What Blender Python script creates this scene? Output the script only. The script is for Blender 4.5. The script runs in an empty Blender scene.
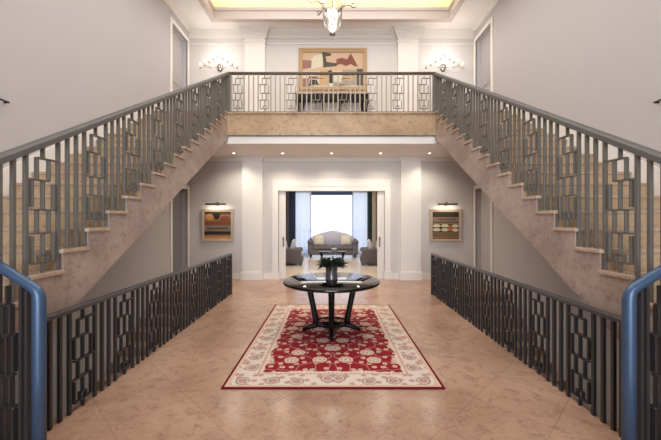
import bpy, bmesh, math, random
from mathutils import Vector, Matrix
random.seed(7)
SC = bpy.context.scene
COL = SC.collection
PI = math.pi

# ------------------------------------------------------------------ mesh collector
class MB:
    def __init__(s): s.v=[]; s.f=[]; s.m=[]; s.sm=[]
    def add(s, vs, fs, mi=0, smooth=False):
        o=len(s.v); s.v+= [tuple(v) for v in vs]
        for f in fs: s.f.append([i+o for i in f]); s.m.append(mi); s.sm.append(smooth)
        return s
    def box(s, x0,x1,y0,y1,z0,z1, mi=0):
        if x0>x1: x0,x1=x1,x0
        if y0>y1: y0,y1=y1,y0
        if z0>z1: z0,z1=z1,z0
        vs=[(x,y,z) for z in (z0,z1) for y in (y0,y1) for x in (x0,x1)]
        return s.add(vs,[(0,2,3,1),(4,5,7,6),(0,1,5,4),(2,6,7,3),(0,4,6,2),(1,3,7,5)],mi)
    def hexa(s, p, mi=0):   # 8 points: bottom 4 ccw, top 4 ccw
        return s.add(p,[(3,2,1,0),(4,5,6,7),(0,1,5,4),(1,2,6,5),(2,3,7,6),(3,0,4,7)],mi)
    def rbox(s, x0,x1,y0,y1,z0,z1, r=.03, seg=3, mi=0, mat=None):
        bm=bmesh.new(); bmesh.ops.create_cube(bm,size=1)
        for v in bm.verts:
            v.co.x=(x0+x1)/2+v.co.x*(x1-x0); v.co.y=(y0+y1)/2+v.co.y*(y1-y0); v.co.z=(z0+z1)/2+v.co.z*(z1-z0)
        r=min(r,.49*min(abs(x1-x0),abs(y1-y0),abs(z1-z0)))
        bmesh.ops.bevel(bm,geom=bm.edges[:],offset=r,segments=seg,affect='EDGES',profile=.5)
        if mat: bmesh.ops.transform(bm,matrix=mat,verts=bm.verts)
        bm.verts.index_update()
        s.add([v.co for v in bm.verts],[[v.index for v in f.verts] for f in bm.faces],mi,True); bm.free(); return s
    def bar(s, a, b, w, h, up=(0,0,1), mi=0):   # oriented box from a to b, w across, h along up
        a=Vector(a); b=Vector(b); d=(b-a).normalized(); u=Vector(up)
        if abs(d.dot(u))>.99: u=Vector((0,1,0))
        r=d.cross(u).normalized(); u=r.cross(d).normalized(); r*=w/2; u*=h/2
        return s.hexa([a-r-u,a+r-u,b+r-u,b-r-u,a-r+u,a+r+u,b+r+u,b-r+u],mi)
    def tube(s, pts, rad, n=10, mi=0, cap=True, sx=1.0):
        pts=[Vector(p) for p in pts]
        if not hasattr(rad,'__len__'): rad=[rad]*len(pts)
        vs=[]; fs=[]; prev=None
        for i,p in enumerate(pts):
            d=(pts[min(i+1,len(pts)-1)]-pts[max(i-1,0)]).normalized()
            if prev is None:
                ref=Vector((0,0,1)) if abs(d.z)<.9 else Vector((0,1,0))
                a=d.cross(ref).normalized()
            else: a=(prev-d*prev.dot(d)).normalized()
            prev=a; b=d.cross(a)
            for k in range(n):
                t=2*PI*k/n; vs.append(p+(a*math.cos(t)*sx+b*math.sin(t))*rad[i])
        for i in range(len(pts)-1):
            for k in range(n):
                k2=(k+1)%n; fs.append((i*n+k,i*n+k2,(i+1)*n+k2,(i+1)*n+k))
        if cap: fs.append(tuple(range(n))[::-1]); fs.append(tuple((len(pts)-1)*n+k for k in range(n)))
        return s.add(vs,fs,mi,True)
    def lathe(s, c, prof, n=24, mi=0, sx=1,sy=1):  # prof (r,z)
        vs=[];fs=[]
        for r,z in prof:
            for k in range(n):
                t=2*PI*k/n; vs.append((c[0]+r*math.cos(t)*sx,c[1]+r*math.sin(t)*sy,c[2]+z))
        for i in range(len(prof)-1):
            for k in range(n):
                k2=(k+1)%n; fs.append((i*n+k,i*n+k2,(i+1)*n+k2,(i+1)*n+k))
        if prof[0][0]>1e-4: fs.append(tuple(range(n))[::-1])
        if prof[-1][0]>1e-4: fs.append(tuple((len(prof)-1)*n+k for k in range(n)))
        return s.add(vs,fs,mi,True)
    def build(s, name, mats, parent=None, label=None, bevel=0):
        me=bpy.data.meshes.new(name); me.from_pydata(s.v,[],s.f)
        if not isinstance(mats,(list,tuple)): mats=[mats]
        for m in mats: me.materials.append(m)
        for p,mi,sm in zip(me.polygons,s.m,s.sm): p.material_index=mi; p.use_smooth=sm
        me.update()
        bm=bmesh.new(); bm.from_mesh(me); bmesh.ops.recalc_face_normals(bm,faces=bm.faces); bm.to_mesh(me); bm.free()
        o=bpy.data.objects.new(name,me); COL.objects.link(o)
        if bevel:
            md=o.modifiers.new('bevel','BEVEL'); md.width=bevel; md.segments=2; md.limit_method='ANGLE'
        if parent:
            o.parent=parent
            T=Matrix.Identity(4); p=parent
            while p: T=T@Matrix.Translation(-p.location) if p.type=='EMPTY' else T; p=p.parent
            o.matrix_parent_inverse=T if parent.type=='EMPTY' else Matrix.Identity(4)
        if label: o['label']=label
        return o

def thing(name, loc, label, cat, group=None):
    o=bpy.data.objects.new(name,None); o.empty_display_size=.1; o.location=loc; COL.objects.link(o)
    o['label']=label; o['category']=cat
    if group: o['group']=group
    return o
def tag(o,label,cat,group=None,kind=None):
    o['label']=label; o['category']=cat
    if group: o['group']=group
    if kind: o['kind']=kind
    return o
def struct(o, label=None, cat=None):
    o['kind']='structure'
    if label: o['label']=label
    if cat: o['category']=cat
    return o
def copy_thing(root, loc, label, group=None):
    r=root.copy(); COL.objects.link(r); r.location=loc; r['label']=label
    if group: r['group']=group
    for ch in root.children:
        c=ch.copy(); COL.objects.link(c); c.parent=r; c.matrix_parent_inverse=ch.matrix_parent_inverse.copy()
        for g in ch.children:
            d=g.copy(); COL.objects.link(d); d.parent=c
    return r

# ------------------------------------------------------------------ materials
def nt(name):
    m=bpy.data.materials.new(name); m.use_nodes=True; t=m.node_tree
    return m,t,t.nodes['Principled BSDF']
def srgb(r,g,b):
    f=lambda c:(c/255/12.92 if c/255<=.04045 else ((c/255+.055)/1.055)**2.4)
    return (f(r),f(g),f(b),1)
def mat(name, rgb, rough=.5, metal=0, noise=0, nscale=20, spec=.5, emit=0, ecol=None, coat=0, bump=0):
    m,t,b=nt(name); c=srgb(*rgb)
    b.inputs['Base Color'].default_value=c; b.inputs['Roughness'].default_value=rough; b.inputs['Metallic'].default_value=metal
    b.inputs['Specular IOR Level'].default_value=spec; b.inputs['Coat Weight'].default_value=coat
    if emit: b.inputs['Emission Color'].default_value=srgb(*(ecol or rgb)); b.inputs['Emission Strength'].default_value=emit
    if noise or bump:
        tc=t.nodes.new('ShaderNodeTexCoord'); n=t.nodes.new('ShaderNodeTexNoise'); n.inputs['Scale'].default_value=nscale; n.inputs['Detail'].default_value=4
        t.links.new(tc.outputs['Object'],n.inputs['Vector'])
        if noise:
            mr=t.nodes.new('ShaderNodeMapRange'); mr.inputs[3].default_value=1-noise; mr.inputs[4].default_value=1+noise
            mx=t.nodes.new('ShaderNodeMix'); mx.data_type='RGBA'; mx.blend_type='MULTIPLY'; mx.inputs[0].default_value=1
            t.links.new(n.outputs['Fac'],mr.inputs[0]); mx.inputs[6].default_value=c; t.links.new(mr.outputs[0],mx.inputs[7]); t.links.new(mx.outputs[2],b.inputs['Base Color'])
        if bump:
            bp=t.nodes.new('ShaderNodeBump'); bp.inputs['Strength'].default_value=bump; t.links.new(n.outputs['Fac'],bp.inputs['Height']); t.links.new(bp.outputs[0],b.inputs['Normal'])
    return m
class NB:
    """tiny node builder"""
    def __init__(s,t): s.t=t
    def inp(s,sock,v):
        if hasattr(v,'is_output'): s.t.links.new(v,sock)
        else: sock.default_value=v
    def math(s,op,a,b=None,c=None):
        n=s.t.nodes.new('ShaderNodeMath'); n.operation=op; s.inp(n.inputs[0],a)
        if b is not None: s.inp(n.inputs[1],b)
        if c is not None: s.inp(n.inputs[2],c)
        return n.outputs[0]
    def mix(s,f,a,b,bt='MIX'):
        n=s.t.nodes.new('ShaderNodeMix'); n.data_type='RGBA'; n.blend_type=bt
        s.inp(n.inputs[0],f); s.inp(n.inputs[6],a); s.inp(n.inputs[7],b); return n.outputs[2]
    def noise(s,vec,scale,detail=4,rough=.5,dist=0):
        n=s.t.nodes.new('ShaderNodeTexNoise'); n.inputs['Scale'].default_value=scale; n.inputs['Detail'].default_value=detail; n.inputs['Roughness'].default_value=rough; n.inputs['Distortion'].default_value=dist
        s.t.links.new(vec,n.inputs['Vector']); return n
    def step(s,v,lo,hi):
        n=s.t.nodes.new('ShaderNodeMapRange'); n.interpolation_type='SMOOTHSTEP'; s.inp(n.inputs[0],v); n.inputs[1].default_value=lo; n.inputs[2].default_value=hi; return n.outputs[0]
    def comb(s,x,y,z=0.0):
        n=s.t.nodes.new('ShaderNodeCombineXYZ'); s.inp(n.inputs[0],x); s.inp(n.inputs[1],y); s.inp(n.inputs[2],z); return n.outputs[0]

def travertine(name, c_lo, c_hi, c_vein, rough=.2, tile=0, joint=.004, scale=1.0, diag=True, spec=.5):
    m,t,b=nt(name); N=NB(t)
    tc=t.nodes.new('ShaderNodeTexCoord'); P=tc.outputs['Object']
    n1=N.noise(P,.9*scale,6,.6,.6).outputs['Fac']; n2=N.noise(P,8*scale,9,.72,.5).outputs['Fac']; n3=N.noise(P,34*scale,5,.7).outputs['Fac']
    col=N.mix(N.step(n1,.3,.7),srgb(*c_lo),srgb(*c_hi))
    col=N.mix(N.math('MULTIPLY',N.step(n2,.48,.66),.6),col,srgb(*c_vein))
    col=N.mix(N.math('MULTIPLY',N.step(n3,.46,.66),.5),col,srgb(*c_hi))
    if tile:
        sp=t.nodes.new('ShaderNodeSeparateXYZ'); t.links.new(P,sp.inputs[0]); x,y=sp.outputs[0],sp.outputs[1]
        if diag:
            u=N.math('MULTIPLY',N.math('ADD',x,y),.7071/tile); v=N.math('MULTIPLY',N.math('SUBTRACT',x,y),.7071/tile)
        else: u=N.math('MULTIPLY',x,1/tile); v=N.math('MULTIPLY',y,1/tile)
        fu=N.math('FLOOR',u); fv=N.math('FLOOR',v)
        wn=t.nodes.new('ShaderNodeTexWhiteNoise'); wn.noise_dimensions='2D'; t.links.new(N.comb(fu,fv),wn.inputs['Vector'])
        tone=t.nodes.new('ShaderNodeMapRange'); t.links.new(wn.outputs['Value'],tone.inputs[0]); tone.inputs[3].default_value=.94; tone.inputs[4].default_value=1.04
        col=N.mix(1.0,col,tone.outputs[0],'MULTIPLY')
        du=N.math('ABSOLUTE',N.math('SUBTRACT',N.math('FRACT',u),.5)); dv=N.math('ABSOLUTE',N.math('SUBTRACT',N.math('FRACT',v),.5))
        j=N.math('GREATER_THAN',N.math('MAXIMUM',du,dv),.5-joint/tile)
        col=N.mix(N.math('MULTIPLY',j,.28),col,srgb(105,80,62))
    t.links.new(col,b.inputs['Base Color'])
    r=t.nodes.new('ShaderNodeMapRange'); t.links.new(n2,r.inputs[0]); r.inputs[3].default_value=rough*.7; r.inputs[4].default_value=rough*1.5
    t.links.new(r.outputs[0],b.inputs['Roughness']); b.inputs['Specular IOR Level'].default_value=spec
    return m

M={}
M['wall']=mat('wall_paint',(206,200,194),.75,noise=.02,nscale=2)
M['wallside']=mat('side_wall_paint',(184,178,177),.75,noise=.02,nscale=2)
M['trim']=mat('white_trim_paint',(226,219,210),.45)
M['lip']=mat('shaded_lip_trim',(196,184,176),.7)  # trim paint darkened to stand in for shade on the lip
M['ceil']=mat('ceiling_paint',(228,222,216),.8)
M['tray']=mat('tray_ceiling_paint',(240,228,196),.8)
M['floor']=travertine('travertine_floor',(154,119,97),(184,150,127),(130,96,78),.2,tile=.62,joint=.004)
M['marble']=travertine('stringer_marble',(138,118,106),(172,151,138),(108,88,76),.3,scale=1.6)
M['fascia']=travertine('fascia_travertine',(150,122,94),(186,158,126),(120,92,68),.3,scale=1.6)
M['tread']=travertine('tread_marble',(160,134,114),(184,160,140),(138,110,90),.25,scale=1.6)
M['riser']=travertine('riser_marble',(164,136,104),(186,158,124),(138,110,82),.3,scale=1.6)
M['bronze']=mat('champagne_bronze',(118,114,106),.42,.5,noise=.05,nscale=6)
M['bronzelit']=mat('champagne_bronze_lit',(164,150,130),.5,.1)  # same bronze made paler, tray light on the balcony bars put into the colour
M['bronzemid']=mat('mid_bronze',(140,124,104),.45,.2)
M['railgrey']=mat('handrail_grey_metal',(98,95,92),.6,.3)
M['bronzedark']=mat('dark_bronze',(78,66,54),.4,.5)
M['iron']=mat('dark_iron_paint',(62,58,58),.4,.4)
M['ironrail']=mat('dark_iron_rail',(82,82,86),.35,.5)
M['newel']=mat('sky_tinted_newel_metal',(66,86,112),.4,.4)  # grey metal; the blue daylight it reflects is put into its colour
M['black']=mat('black_lacquer',(10,9,10),.05,spec=.5,coat=0)
M['blacksatin']=mat('black_satin_wood',(11,9,9),.35,spec=.25)
M['glassvase']=mat('dark_bronze_vase',(96,88,88),.2,.3)
M['leaf']=mat('dark_leaf',(44,50,38),.45,noise=.3,nscale=30)
M['petal']=mat('pale_petal',(205,205,200),.6)
M['candle']=mat('candle_sleeve',(240,236,226),.5)
M['bulb']=mat('lit_bulb',(255,240,215),.4,emit=9,ecol=(255,228,190))
M['lampface']=mat('lit_downlight',(255,244,220),.4,emit=9,ecol=(255,236,205))
M['chrome']=mat('polished_nickel',(190,186,180),.18,1)
M['brassdark']=mat('antique_brass',(120,104,84),.35,.7)
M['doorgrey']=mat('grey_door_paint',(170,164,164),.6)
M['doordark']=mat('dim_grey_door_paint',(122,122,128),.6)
M['framewood']=mat('pale_wood_frame',(182,164,146),.5,noise=.08,nscale=30)
M['framegold']=mat('gilt_frame',(170,138,98),.5,.1,noise=.1,nscale=40)
M['sofa']=mat('grey_sofa_fabric',(176,170,180),.9,noise=.1,nscale=60)
M['sofadark']=mat('dark_grey_upholstery',(100,92,92),.85,noise=.1,nscale=60)
M['pillow']=mat('cream_pillow',(200,190,168),.9,noise=.08,nscale=50)
M['pillowpat']=mat('patterned_pillow',(205,202,204),.9,noise=.45,nscale=45)
M['curtblue']=mat('navy_curtain',(52,60,80),.9)
M['curtgreen']=mat('dark_green_curtain',(52,66,66),.9)
M['curtbrown']=mat('brown_curtain',(92,74,62),.9)
M['curtcream']=mat('cream_curtain',(206,190,168),.9)
M['blindblue']=mat('dark_blue_blind',(58,80,104),.7)
M['windowframe']=mat('window_frame_paint',(70,88,108),.5)
M['palefloor']=travertine('pale_marble_floor',(206,188,166),(222,206,186),(190,168,146),.2,tile=.8)
M['terrace']=mat('pale_terrace_stone',(200,200,198),.7,noise=.05,nscale=5)
M['basement']=mat('basement_grey_plaster',(150,144,142),.8)  # one even grey for the basement floor
M['steel']=mat('white_metal',(215,218,222),.5)

def glass_mat(name, tint=(1,1,1,1), refl=.08):
    m,t,b=nt(name); t.nodes.remove(b); out=t.nodes['Material Output']
    tr=t.nodes.new('ShaderNodeBsdfTransparent'); tr.inputs[0].default_value=tint
    gl=t.nodes.new('ShaderNodeBsdfGlossy'); gl.inputs['Roughness'].default_value=.03
    fr=t.nodes.new('ShaderNodeLayerWeight'); fr.inputs[0].default_value=refl*3
    mx=t.nodes.new('ShaderNodeMixShader'); t.links.new(fr.outputs['Facing'],mx.inputs[0]); t.links.new(tr.outputs[0],mx.inputs[1]); t.links.new(gl.outputs[0],mx.inputs[2])
    t.links.new(mx.outputs[0],out.inputs[0]); return m
M['glass']=glass_mat('clear_glass',(1,1,1,1),.05)
M['jar']=glass_mat('lantern_glass',(.97,.96,.95,1),.14)
def sheer():
    m,t,b=nt('sheer_voile'); t.nodes.remove(b); out=t.nodes['Material Output']
    tl=t.nodes.new('ShaderNodeBsdfTranslucent'); tl.inputs[0].default_value=srgb(244,246,250)
    df=t.nodes.new('ShaderNodeBsdfDiffuse'); df.inputs[0].default_value=srgb(240,242,248)
    tr=t.nodes.new('ShaderNodeBsdfTransparent'); tr.inputs[0].default_value=srgb(235,240,250)
    a=t.nodes.new('ShaderNodeMixShader'); a.inputs[0].default_value=.35; t.links.new(tl.outputs[0],a.inputs[1]); t.links.new(df.outputs[0],a.inputs[2])
    c=t.nodes.new('ShaderNodeMixShader'); c.inputs[0].default_value=.22; t.links.new(a.outputs[0],c.inputs[1]); t.links.new(tr.outputs[0],c.inputs[2])
    t.links.new(c.outputs[0],out.inputs[0]); return m
M['sheer']=sheer()

def rug_mat(hx,hy):
    m,t,b=nt('floral_rug_pile'); N=NB(t)
    tc=t.nodes.new('ShaderNodeTexCoord'); sp=t.nodes.new('ShaderNodeSeparateXYZ'); t.links.new(tc.outputs['Object'],sp.inputs[0])
    ax=N.math('ABSOLUTE',sp.outputs[0]); ay=N.math('ABSOLUTE',sp.outputs[1]); y=sp.outputs[1]
    P=N.comb(ax,y)
    d=N.math('MINIMUM',N.math('SUBTRACT',hx,ax),N.math('SUBTRACT',hy,ay))   # distance in from the edge
    RED=srgb(136,34,44); DRED=srgb(104,22,30); CREAM=srgb(208,192,176); PINK=srgb(192,140,126); GREY=srgb(150,132,126); TAN=srgb(204,172,150)
    def vor(vec,scale,rnd,feature='F1'):
        n=t.nodes.new('ShaderNodeTexVoronoi'); n.voronoi_dimensions='2D'; n.feature=feature; n.inputs['Scale'].default_value=scale
        n.inputs['Randomness'].default_value=rnd; t.links.new(vec,n.inputs['Vector']); return n
    # field : rosettes of three sizes plus scrolling stems
    v1=vor(P,2.7,.6).outputs['Distance']; v2=vor(P,7.5,.8).outputs['Distance']
    dist=N.noise(P,16,2).outputs['Fac']
    stem=vor(P,5.0,.9,'DISTANCE_TO_EDGE').outputs['Distance']
    f=RED
    f=N.mix(N.math('MULTIPLY',N.math('LESS_THAN',stem,.028),.45),f,TAN)
    f=N.mix(N.math('LESS_THAN',N.math('ADD',v2,N.math('MULTIPLY',dist,.2)),.32),f,TAN)
    f=N.mix(N.math('LESS_THAN',N.math('ADD',v2,N.math('MULTIPLY',dist,.2)),.20),f,PINK)
    r1=N.math('ADD',v1,N.math('MULTIPLY',dist,.12))
    f=N.mix(N.math('LESS_THAN',r1,.33),f,RED)
    f=N.mix(N.math('LESS_THAN',r1,.29),f,TAN)
    f=N.mix(N.math('LESS_THAN',r1,.22),f,PINK)
    f=N.mix(N.math('LESS_THAN',r1,.17),f,CREAM)
    f=N.mix(N.math('LESS_THAN',r1,.11),f,GREY)
    # border : cream ground with greyish rosettes
    w1=vor(P,3.4,.3).outputs['Distance']; w2=vor(P,9,.9).outputs['Distance']
    g=CREAM
    g=N.mix(N.math('MULTIPLY',N.math('LESS_THAN',w2,.3),.75),g,PINK)
    g=N.mix(N.math('MULTIPLY',N.math('LESS_THAN',w2,.15),.8),g,GREY)
    q=N.math('ADD',w1,N.math('MULTIPLY',dist,.14))
    g=N.mix(N.math('LESS_THAN',q,.33),g,GREY)
    g=N.mix(N.math('LESS_THAN',q,.28),g,TAN)
    g=N.mix(N.math('LESS_THAN',q,.21),g,GREY)
    g=N.mix(N.math('LESS_THAN',q,.14),g,PINK)
    wob=N.math('MULTIPLY',N.math('SUBTRACT',N.noise(P,5,1).outputs['Fac'],.5),.10)
    dd=N.math('ADD',d,wob)
    c=N.mix(N.math('GREATER_THAN',d,.065),TAN,g)
    c=N.mix(N.math('GREATER_THAN',d,.29),c,PINK)
    c=N.mix(N.math('GREATER_THAN',d,.305),c,CREAM)
    chk=vor(P,22,.3).outputs['Distance']
    c=N.mix(N.math('MULTIPLY',N.math('MULTIPLY',N.math('GREATER_THAN',d,.30),N.math('LESS_THAN',chk,.3)),.7),c,PINK)
    c=N.mix(N.math('GREATER_THAN',dd,.355),c,f)
    c=N.mix(N.math('LESS_THAN',d,.028),c,DRED)
    fine=N.noise(P,60,2).outputs['Fac']
    tone=t.nodes.new('ShaderNodeMapRange'); t.links.new(fine,tone.inputs[0]); tone.inputs[3].default_value=.82; tone.inputs[4].default_value=1.15
    c=N.mix(1.0,c,tone.outputs[0],'MULTIPLY')
    t.links.new(c,b.inputs['Base Color']); b.inputs['Roughness'].default_value=.95; b.inputs['Specular IOR Level'].default_value=.1
    bp=t.nodes.new('ShaderNodeBump'); bp.inputs['Strength'].default_value=.3; bp.inputs['Distance'].default_value=.004; t.links.new(fine,bp.inputs['Height']); t.links.new(bp.outputs[0],b.inputs['Normal'])
    return m

# ------------------------------------------------------------------ dimensions
XW=3.9          # side walls
YB=9.15         # back wall of the hall
YE=7.37         # balcony front
ZF=4.0          # balcony floor
ZC=6.8          # upper ceiling
ZL=3.33         # ceiling below the balcony
XV=2.2          # floor balustrade / stair void edge
YV0,YV1=2.5,7.29
YR=-3.6         # rear of the hall
NR=23; RISE=ZF/NR; GO=.293; YS=7.25
SLOPE=RISE/GO
def nose(k): return YS-GO*k
def zsoff(y): return 3.45+(y-7.41)*.584

# ------------------------------------------------------------------ setting
def walls():
    # side walls with a doorway on each storey
    for s,nm in ((-1,'left'),(1,'right')):
        b=MB(); x0,x1=s*XW,s*(XW+.2); y0,y1=8.12,9.0
        b.box(x0,x1,YR,y0,-3,7.5); b.box(x0,x1,y1,YB+.2,-3,7.5)
        b.box(x0,x1,y0,y1,-3,0); b.box(x0,x1,y0,y1,2.45,ZF); b.box(x0,x1,y0,y1,6.45,7.5)
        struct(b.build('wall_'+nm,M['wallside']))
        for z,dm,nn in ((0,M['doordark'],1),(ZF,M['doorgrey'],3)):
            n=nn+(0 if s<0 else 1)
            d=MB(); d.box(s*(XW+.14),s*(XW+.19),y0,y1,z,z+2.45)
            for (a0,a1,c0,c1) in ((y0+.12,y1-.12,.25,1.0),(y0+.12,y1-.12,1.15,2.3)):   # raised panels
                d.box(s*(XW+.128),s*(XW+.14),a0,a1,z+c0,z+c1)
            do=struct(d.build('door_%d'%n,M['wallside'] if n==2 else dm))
            c=MB()
            for a,e in ((y0-.09,y0),(y1,y1+.09)): c.box(s*(XW-.025),s*(XW+.02),a,e,z,z+2.45)
            c.box(s*(XW-.025),s*(XW+.02),y0-.09,y1+.09,z+2.45,z+2.55)
            c.build('door_casing',M['trim'],do)
            k=MB(); k.tube([(s*(XW+.13),y0+.1,z+1.02),(s*(XW+.08),y0+.1,z+1.02),(s*(XW+.08),y0+.2,z+1.02)],.009,8)
            k.build('door_handle',M['brassdark'],do)
    # back wall: opening to the sitting room below, solid above
    b=MB(); ox=1.46; oz=2.55
    b.box(-XW,-ox,YB,YB+.2,0,ZL+.2); b.box(ox,XW,YB,YB+.2,0,ZL+.2); b.box(-ox,ox,YB,YB+.2,oz,ZL+.2)
    b.box(-XW,XW,YB,YB+.2,ZL+.2,7.5)
    struct(b.build('wall_back',M['wall']))
    # entrance wall behind, with a tall opening to daylight
    b=MB(); b.box(-XW,-2.0,YR-.2,YR,-3,7.5); b.box(2.0,XW,YR-.2,YR,-3,7.5); b.box(-2,2,YR-.2,YR,4.8,7.5); b.box(-2,2,YR-.2,YR,-3,0)
    struct(b.build('wall_front',M['wall']))
    # floor
    b=MB(); b.box(-XV-.05,XV+.05,YR,YB,-.3,0); b.box(-XW,-XV-.05,YR,YV0,-.3,0); b.box(XV+.05,XW,YR,YV0,-.3,0)
    b.box(-XW,-XV-.05,YV1,YB,-.3,0); b.box(XV+.05,XW,YV1,YB,-.3,0); 
    struct(b.build('floor',M['floor']))
    b=MB(); b.box(-3.2,3.2,YB,15.6,-.3,0); struct(b.build('floor_sitting',M['palefloor']))
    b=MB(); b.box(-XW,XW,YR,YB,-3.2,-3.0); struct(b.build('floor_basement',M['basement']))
    b=MB(); b.box(-XW,XW,YE,YB,ZF-.2,ZF); struct(b.build('floor_balcony',M['floor']))
    b=MB(); b.box(-2.31,2.31,YE-.02,YE+.22,3.5,ZF-.03); b.box(-2.31,2.31,YE-.05,YE+.3,ZF-.03,ZF+.005)
    struct(b.build('trim_1',M['fascia']),'marble fascia of the balcony')
    b=MB(); b.box(-2.29,2.29,YE+.012,YE+.3,ZL-.01,3.455); b.box(-2.29,2.29,YE+.09,YE+.3,3.455,3.5)
    struct(b.build('trim_2',M['trim']))
    b=MB(); b.box(-XW,XW,YE+.04,YB,ZL,ZL+.15); struct(b.build('ceiling_lower',M['ceil']))
    # upper ceiling with tray
    tx,ty0,ty1=3.07,-2.8,8.58
    b=MB(); b.box(-XW,-tx,YR,YB,ZC,ZC+.1); b.box(tx,XW,YR,YB,ZC,ZC+.1); b.box(-tx,tx,YR,ty0,ZC,ZC+.1); b.box(-tx,tx,ty1,YB,ZC,ZC+.1)
    struct(b.build('ceiling',M['ceil']))
    b=MB(); b.box(-XW,XW,YR,YB,7.42,7.5); struct(b.build('ceiling_tray',M['tray']))
    b=MB()
    def ring(o,w,z0,z1):
        X0,X1,Y0,Y1=-tx+o,tx-o,ty0+o,ty1-o
        b.box(X0,X0+w,Y0,Y1,z0,z1); b.box(X1-w,X1,Y0,Y1,z0,z1); b.box(X0+w,X1-w,Y0,Y0+w,z0,z1); b.box(X0+w,X1-w,Y1-w,Y1,z0,z1)
    ring(0,.07,ZC-.02,ZC+.25); ring(.07,.02,ZC+.17,ZC+.25); ring(-.04,.135,ZC-.055,ZC-.001)
    struct(b.build('trim_3',M['lip']))
    # pilasters
    n=4
    for z0,z1 in ((0,ZL),(ZF,ZC)):
        for s in (-1,1):
            x=s*(2.15 if z0<1 else 2.08); b=MB(); b.box(x-.275,x+.275,YB-.13,YB,z0,z1)
            b.box(x-.31,x+.31,YB-.16,YB,z0,z0+.2); b.box(x-.29,x+.29,YB-.145,YB,z0+.2,z0+.23)
            if z0>1:
                b.box(x-.30,x+.30,YB-.15,YB,z1-.36,z1-.32)
                for i in range(6): b.box(x-.30-.022*i,x+.30+.022*i,YB-.15-.022*i,YB,z1-.26+.042*i,z1-.26+.042*(i+1)+.005)
            else:
                for i in range(3): b.box(x-.30-.015*i,x+.30+.015*i,YB-.14-.015*i,YB,z1-.09+.03*i,z1-.09+.03*(i+1)+.002)
            struct(b.build('trim_%d'%n,M['trim'])); n+=1
    # cornices
    for (z,k,h) in ((ZC,6,.2),(ZL,3,.09)):
        b=MB()
        for i in range(k):
            d=.03+.02*i; zz=z-h+h/k*i
            b.box(-XW,XW,YB-d,YB,zz,zz+h/k+.002)
            if i>=k-2:
              for s in (-1,1): b.box(s*(XW-d*.5),s*XW,(YR if z>4 else YE+.3),YB,zz,zz+h/k+.002)
        if z>4: b.box(-XW,XW,YB-.02,YB,z-.36,z-.33)
        struct(b.build('trim_%d'%n,M['trim'])); n+=1
    # baseboards
    b=MB()
    for a,e in ((-XW,-1.62),(1.62,XW)): b.box(a,e,YB-.025,YB,0,.16); b.box(a,e,YB-.032,YB,0,.03)
    struct(b.build('baseboard_back',M['trim']))
    b=MB(); b.box(-XW,XW,YB-.025,YB,ZF,ZF+.16); struct(b.build('baseboard_balcony',M['trim']))
    for s,nm in ((-1,'left'),(1,'right')):
        b=MB()
        y0,y1=1.0,YE; z0=ZF+(y0-YE)*SLOPE
        b.hexa([(s*XW,y0,z0-.1),(s*(XW-.025),y0,z0-.1),(s*(XW-.025),y1,ZF-.1),(s*XW,y1,ZF-.1),(s*XW,y0,z0+.28),(s*(XW-.025),y0,z0+.28),(s*(XW-.025),y1,ZF+.28),(s*XW,y1,ZF+.28)])
        b.box(s*(XW-.025),s*XW,YE,8.03,ZF,ZF+.16)
        struct(b.build('baseboard_'+nm,M['trim']))
    # casing of the wide doorway with its two sliding leaves
    b=MB()
    for s in (-1,1):
        b.box(s*1.46,s*1.62,YB-.04,YB+.24,0,2.70); b.box(s*1.43,s*1.65,YB-.05,YB,0,.22)
    b.box(-1.46,1.46,YB-.04,YB+.24,2.55,2.70); b.box(-1.64,1.64,YB-.05,YB,2.70,2.73)
    b.box(-1.46,1.46,YB-.03,YB+.19,2.425,2.55)
    struct(b.build('trim_%d'%n,M['trim']),'white casing of the wide doorway'); n+=1
    for i,s in ((5,-1),(6,1)):
        d=MB(); d.box(s*1.27,s*1.46,YB+.05,YB+.10,.005,2.42); d.box(s*1.30,s*1.44,YB+.042,YB+.05,.2,2.3)
        do=struct(d.build('door_%d'%i,M['trim']))
        k=MB(); xx=s*1.325
        k.box(xx-.02,xx+.02,YB+.032,YB+.042,.88,1.16); k.tube([(xx,YB+.035,1.09),(xx,YB-.01,1.09)],.012,8); k.lathe((xx,YB-.02,1.07),[(.001,-.0),(.022,.01),(.026,.022),(.02,.035),(.001,.042)],12); k.tube([(xx,YB+.035,.95),(xx,YB+.02,.95)],.018,10)
        k.build('door_handle',M['brassdark'],do)
    # sitting room shell
    for s,nm in ((-1,'sitting_left'),(1,'sitting_right')):
        b=MB(); b.box(s*3.2,s*3.4,YB+.2,15.8,0,3.3); struct(b.build('wall_'+nm,M['wall']))
    b=MB(); b.box(-3.2,-1.78,15.6,15.8,0,3.3); b.box(1.78,3.2,15.6,15.8,0,3.3); b.box(-1.78,1.78,15.6,15.8,2.95,3.3); struct(b.build('wall_sitting_back',M['wall']))
    b=MB(); b.box(-3.4,3.4,YB+.2,15.8,3.3,3.4); struct(b.build('ceiling_sitting',M['ceil']))
    fr=MB()
    for x in (-1.75,-.98,1.0,1.75): fr.box(x-.03,x+.03,15.64,15.72,0,2.95)
    fr.box(-1.78,1.78,15.64,15.72,2.88,2.95); fr.box(-1.78,1.78,15.64,15.72,0,.06)
    w=struct(fr.build('window_1',M['windowframe']))
    g=MB()
    for a,e in ((-1.72,-1.01),(-.95,.97),(1.03,1.72)): g.box(a,e,15.675,15.685,.06,2.88)
    g.build('pane',M['glass'],w)
    b=MB(); b.box(-6,6,15.8,18.6,-.3,-.02); struct(b.build('floor_terrace',M['terrace']))
walls()

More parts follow.
